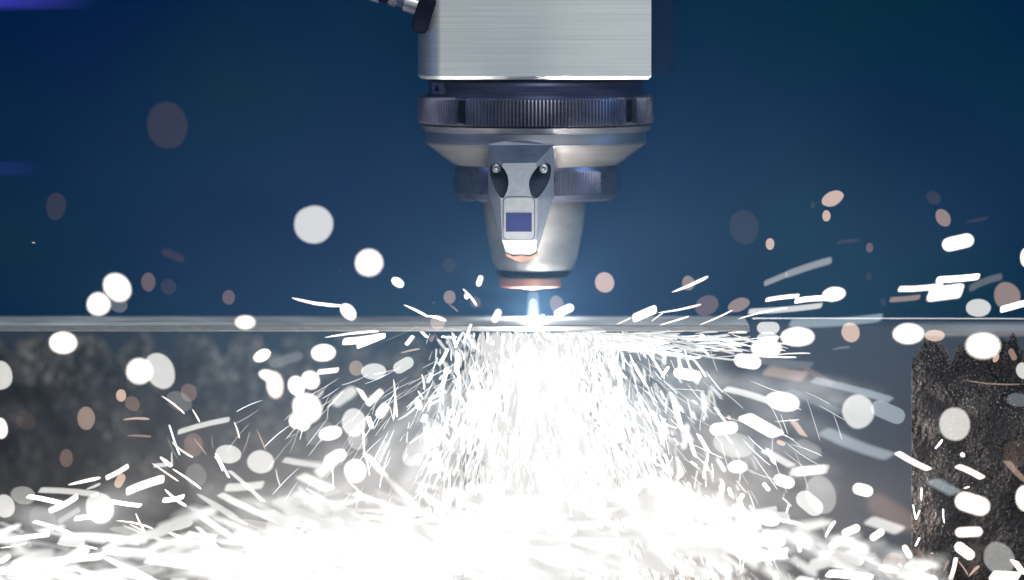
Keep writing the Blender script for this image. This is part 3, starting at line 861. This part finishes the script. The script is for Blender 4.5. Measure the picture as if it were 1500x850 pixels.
for crop, lst in SP.items():
    ox, oy, sc = CROPS[crop]
    for (x1, y1, x2, y2, w, cls) in lst:
        u1, v1, u2, v2, wp = ox + x1 / sc, oy + y1 / sc, ox + x2 / sc, oy + y2 / sc, w / sc
        ln = math.hypot(u2 - u1, v2 - v1)
        tot = ln + wp
        ar = tot / wp
        um, vm = (u1 + u2) / 2, (v1 + v2) / 2
        solid = cls in 'WVF'
        if wp < 5:      fr = 0.35
        elif ar > 2.6:  fr = 0.34
        else:           fr = 0.36 if solid else 0.09
        front = not (vm < 455 and ar < 2 and rnd.random() < 0.4) or (600 < um < 960)
        y = depth_for(max(wp, 4), fr, front)
        if wp > 5 and not front: pass
        # sparks of the jet itself stay close to the cut, the others fly before the plate
        y = min(y, -0.068) if front else y
        r = 0.5 * wp * PX * (D + y) / D * (1.0 - fr * 0.55)
        a, b = P(u1, v1, y), P(u2, v2, y)
        b = b + Vector((0, rnd.uniform(-0.25, 0.25) * (b - a).length, 0)) if ar > 1.5 else b
        # keep the far end in its line of sight after the change of depth
        b = P(u2, v2, b.y)
        style = 'cap' if (ar < 3.2 or (crop == 'c3')) else ('bar' if wp > 6.5 else 'tip')
        if cls == 'F' and ar > 2: style = 'bar'
        if style == 'cap' and ln > 0.5:    # round ends already reach out half a width
            pass
        bend = rnd.uniform(-0.05, 0.05) if ar > 5 else 0
        bm = bmesh.new()
        if style == 'cap' and ar >= 2:
            dd = (b - a).normalized() * r * 0.5
            a, b = a + dd, b - dd
        ctr = (a + b) / 2
        if ar < 2.1:
            ax = (b - a) if (b - a).length > 1e-6 else CX.copy()
            half = ax.length / 2 + (r if ar < 1.4 else r * 0.9)
            ax.normalize()
            sd = ax.cross(-CZ).normalized(); dp = ax.cross(sd)
            M = Matrix((ax * half, sd * r, dp * r)).transposed()
            res = bmesh.ops.create_uvsphere(bm, u_segments=24, v_segments=14, radius=1.0)
            for v_ in res['verts']:
                lump = 1 + 0.05 * noise.noise(v_.co * 1.2 + Vector((um, vm, 0)))
                v_.co = M @ (v_.co * lump)
            for f_ in bm.faces: f_.smooth = True
        else:
            streak(bm, a - ctr, b - ctr, r, style, bend, 20 if wp > 12 else 10)
        bmesh.ops.recalc_face_normals(bm, faces=bm.faces)
        o = link("spark", bm, G[cls][0])
        o.location = ctr
        shape = ("large round" if wp > 38 else "round" if wp > 20 else "small round" if wp > 9 else "pinprick") if ar < 1.35 else \
                ("large oval" if wp > 30 else "oval" if wp > 15 else "small oval") if ar < 2.1 else \
                ("broad short" if wp > 14 else "short") if ar < 4 else ("long broad" if wp > 9 else "long narrow" if tot > 45 else "short narrow")
        kind = "spark" if ar < 2.1 else "spark streak"
        an = math.degrees(math.atan2(-(v2 - v1), u2 - u1)) % 180
        tilt = "" if ar < 2.1 else ("level " if an < 10 or an > 170 else "steep " if 60 < an < 120 else "right-rising " if an <= 60 else "right-falling ")
        row = next(t for lim, t in ROWS if vm < lim)
        colm = next(t for lim, t in COLS if um < lim)
        items.append((f"{tilt}{shape} {G[cls][1]} {kind}", f"{row}, {colm}", um, vm, o))
by = {}
for d, w, u, v, o in items:
    by.setdefault((d, w), []).append((u, v, o))
for (d, w), lst in by.items():
    lst.sort(key=lambda t: t[0])
    for k, (u, v, o) in enumerate(lst):
        lab = f"{d} {w}" if len(lst) == 1 else f"{ORD[k]} {d} {w}"
        tag(o, lab, 'spark', 'sparks flying from the cut')

# ---- dense spray that nobody could count
def spray(name, n, gen, mats, seed):
    rr = random.Random(seed)
    bm = Acc()
    for _ in range(n):
        g = gen(rr)
        if g is None: continue
        u1, v1, u2, v2, w, y, mi, style = g
        sc = (D + y) / D
        a, b = P(u1, v1, y), P(u2, v2, y + rr.uniform(-0.004, 0.004))
        if (b - a).length < 1e-5: continue
        streak(bm, a, b, 0.5 * w * PX * sc, style, rr.uniform(-0.04, 0.04), 5, mi)
    me = bm.mesh(name)
    o = bpy.data.objects.new(name, me); COL.objects.link(o)
    for mm in mats: me.materials.append(mm)
    tag(o, kind='stuff')
    return o

J1 = glow("jet_core", (1.0, 0.985, 0.96), 1.05)
J2 = glow("jet_soft", (1.0, 1.0, 0.98), 0.22, True)
J3 = glow("jet_blue", (0.88, 0.95, 1.0), 2.0)
J4 = glow("jet_pale", (0.99, 0.98, 0.96), 0.77)
def gen_jet(rr):
    # steep fan from the cut downwards
    x = rr.gauss(0, 1)
    ang = math.radians(max(-62, min(62, x * 13 + 3)))
    s = rr.uniform(0, 1) ** 1.25 * 470
    u = 786 + rr.gauss(0, 46) + s * math.tan(ang) * 0.75
    v = 486 + s * (0.6 + 0.4 * math.cos(ang)) * rr.uniform(0.9, 1)
    ln = rr.uniform(10, 46) * (0.6 + s / 450)
    da = ang + rr.gauss(0, 0.10)
    v2 = v + ln * math.cos(da); u2 = u + ln * math.sin(da)
    w = rr.choice((0.8, 1.4, 2, 3, 4.2)) * rr.uniform(.7, 1.2)
    y = rr.gauss(-0.06, 0.03)
    mi = rr.choice((0, 0, 3, 2, 3, 3, 3))
    return u, v, u2, v2, w, y, mi, rr.choice(('tip', 'bar', 'bar'))
spray("spark_jet", 8600, gen_jet, [J1, J2, J3, J4], 1)
def gen_fringe(rr):
    # loose chips round the jet
    side = rr.choice((-1, 1, 1))
    v = rr.uniform(486, 850)
    sp = (60 + (v - 486) * 0.33)
    u = 786 + side * (sp + abs(rr.gauss(0, 1)) * (60 + (v - 486) * 0.15))
    if side < 0 and u < 620: return None
    ang = math.radians(rr.gauss(22 * side if side > 0 else 8, 22))
    ln = rr.uniform(6, 34)
    return u, v, u + ln * math.sin(ang), v + ln * math.cos(ang), rr.choice((1, 1.5, 2, 3, 4.5)), rr.gauss(-0.07, 0.05), rr.choice((0, 2, 3, 3)), rr.choice(('bar', 'tip', 'cap'))
spray("spark_fringe", 760, gen_fringe, [J1, J2, J3, J4], 2)
def gen_under(rr):
    # flat sprays just under the plate, to the right
    u = 800 + abs(rr.gauss(0, 1)) * 130
    v = 488 + rr.random() ** 1.5 * (14 + (u - 800) * 0.12)
    ln = rr.uniform(20, 80)
    ang = math.radians(rr.uniform(-6, 16))
    return u, v, u + ln * math.cos(ang), v + ln * math.sin(ang), rr.uniform(1, 3.5), rr.gauss(-0.06, 0.012), rr.choice((0, 2, 3)), 'tip'
spray("spark_skim", 240, gen_under, [J1, J2, J3, J4], 3)
def top_left(u):
    # upper outline of the white mass that rolls along the bed
    return 840 - 66 * math.exp(-((u - 500) / 200.0) ** 2) - (45 if u > 640 else 0)
def gen_pool(rr):
    u = rr.uniform(-60, 900)
    vt = top_left(u)
    v = vt + rr.gauss(0.6, 1) * 40
    if v > 895 or v < vt - 75: return None
    if u < 300 and rr.random() < 0.5 - u * 0.001: return None
    ln = rr.uniform(25, 120)
    ang = math.radians(rr.gauss(2 if u < 300 else 12, 15))
    w = rr.uniform(2.5, 15)
    return u - ln / 2 * math.cos(ang), v - ln / 2 * math.sin(ang), u + ln / 2 * math.cos(ang), v + ln / 2 * math.sin(ang), w, rr.uniform(-0.24, -0.08), rr.choice((0, 3, 3, 1, 1)), rr.choice(('bar', 'tip', 'tip'))
spray("spark_pool_left", 1000, gen_pool, [J1, J2, J3, J4], 4)
def gen_veil(rr):
    # very blurred trails low on the left, near the lens
    u = rr.uniform(-60, 760)
    v = 715 + 165 * rr.random() ** 0.55
    if v > 890: return None
    ln = rr.uniform(40, 150)
    ang = math.radians(rr.gauss(3, 14))
    return u - ln / 2, v - ln / 2 * math.sin(ang), u + ln / 2, v + ln / 2 * math.sin(ang), rr.uniform(14, 36), rr.uniform(-0.55, -0.25), 0, rr.choice(('bar', 'cap'))
spray("spark_veil_left", 125, gen_veil, [glow("veil_soft", (0.98, 1.0, 0.98), 0.10, True)], 9)
def gen_fine(rr):
    # hair-thin trails
    sd = rr.choice((-1, 1))
    a = math.radians(rr.uniform(5, 75)) * sd
    st = rr.uniform(40, 420)
    u = 787 + st * math.sin(a) * 1.1; v = 490 + st * math.cos(a) * 0.85
    ln = rr.uniform(15, 70)
    a2 = a * 0.7 + rr.gauss(0, 0.25)
    return u, v, u + ln * math.sin(a2), v + ln * math.cos(a2), rr.uniform(0.5, 1.3), rr.gauss(-0.065, 0.015), rr.choice((0, 3, 2)), 'tip'
spray("spark_fine", 420, gen_fine, [J1, J2, J3, J4], 10)
def gen_pool_r(rr):
    u = rr.uniform(880, 1360)
    vt = 700 + max(0, u - 950) * 0.30
    v = vt + abs(rr.gauss(0, 1)) * 75
    if v > 890: return None
    if u > 1080 and rr.random() < 0.35: return None
    ln = rr.uniform(12, 50)
    ang = math.radians(rr.gauss(20, 20))
    soft = rr.random() < (0.35 if u < 1080 else 0.6)
    return u, v, u + ln * math.cos(ang), v + ln * math.sin(ang), rr.uniform(6, 20), rr.uniform(-0.45 if soft else -0.28, -0.10), (1 if soft else rr.choice((0, 3))), rr.choice(('cap', 'cap', 'bar'))
spray("spark_pool_right", 380, gen_pool_r, [J1, J2, J3, J4], 5)
def gen_soft(rr):
    # wide, far out of focus trails fanning to the right and left
    side = rr.choice((-1, 1, 1))
    s = rr.uniform(90, 430 if side > 0 else 380)
    ang = math.radians(rr.uniform(8, 60) if side > 0 else rr.uniform(30, 60))
    u = 790 + side * s * math.cos(ang); v = 492 + s * math.sin(ang) * 0.9
    ln = rr.uniform(30, 110)
    return u, v, u + side * ln * math.cos(ang), v + ln * math.sin(ang), rr.uniform(12, 30), rr.uniform(-0.5, -0.3), 0, 'bar'
spray("spark_haze", 170, gen_soft, [glow("trail_soft", (1.0, 0.99, 0.96), 0.09, True)], 6)

def gen_core(rr):
    ang = math.radians(rr.gauss(5, 16))
    st = 330 * rr.random() ** 1.7
    u = 790 + rr.gauss(0, 42) + st * math.tan(ang); v = 500 + st
    ln = rr.uniform(50, 130)
    return u, v, u + ln * math.sin(ang), v + ln * math.cos(ang), rr.uniform(14, 36) * (0.7 + st / 400), rr.uniform(-0.45, -0.2), 0, 'bar'
spray("spark_core", 75, gen_core, [glow("core_soft", (1.0, 0.99, 0.97), 0.075, True)], 7)
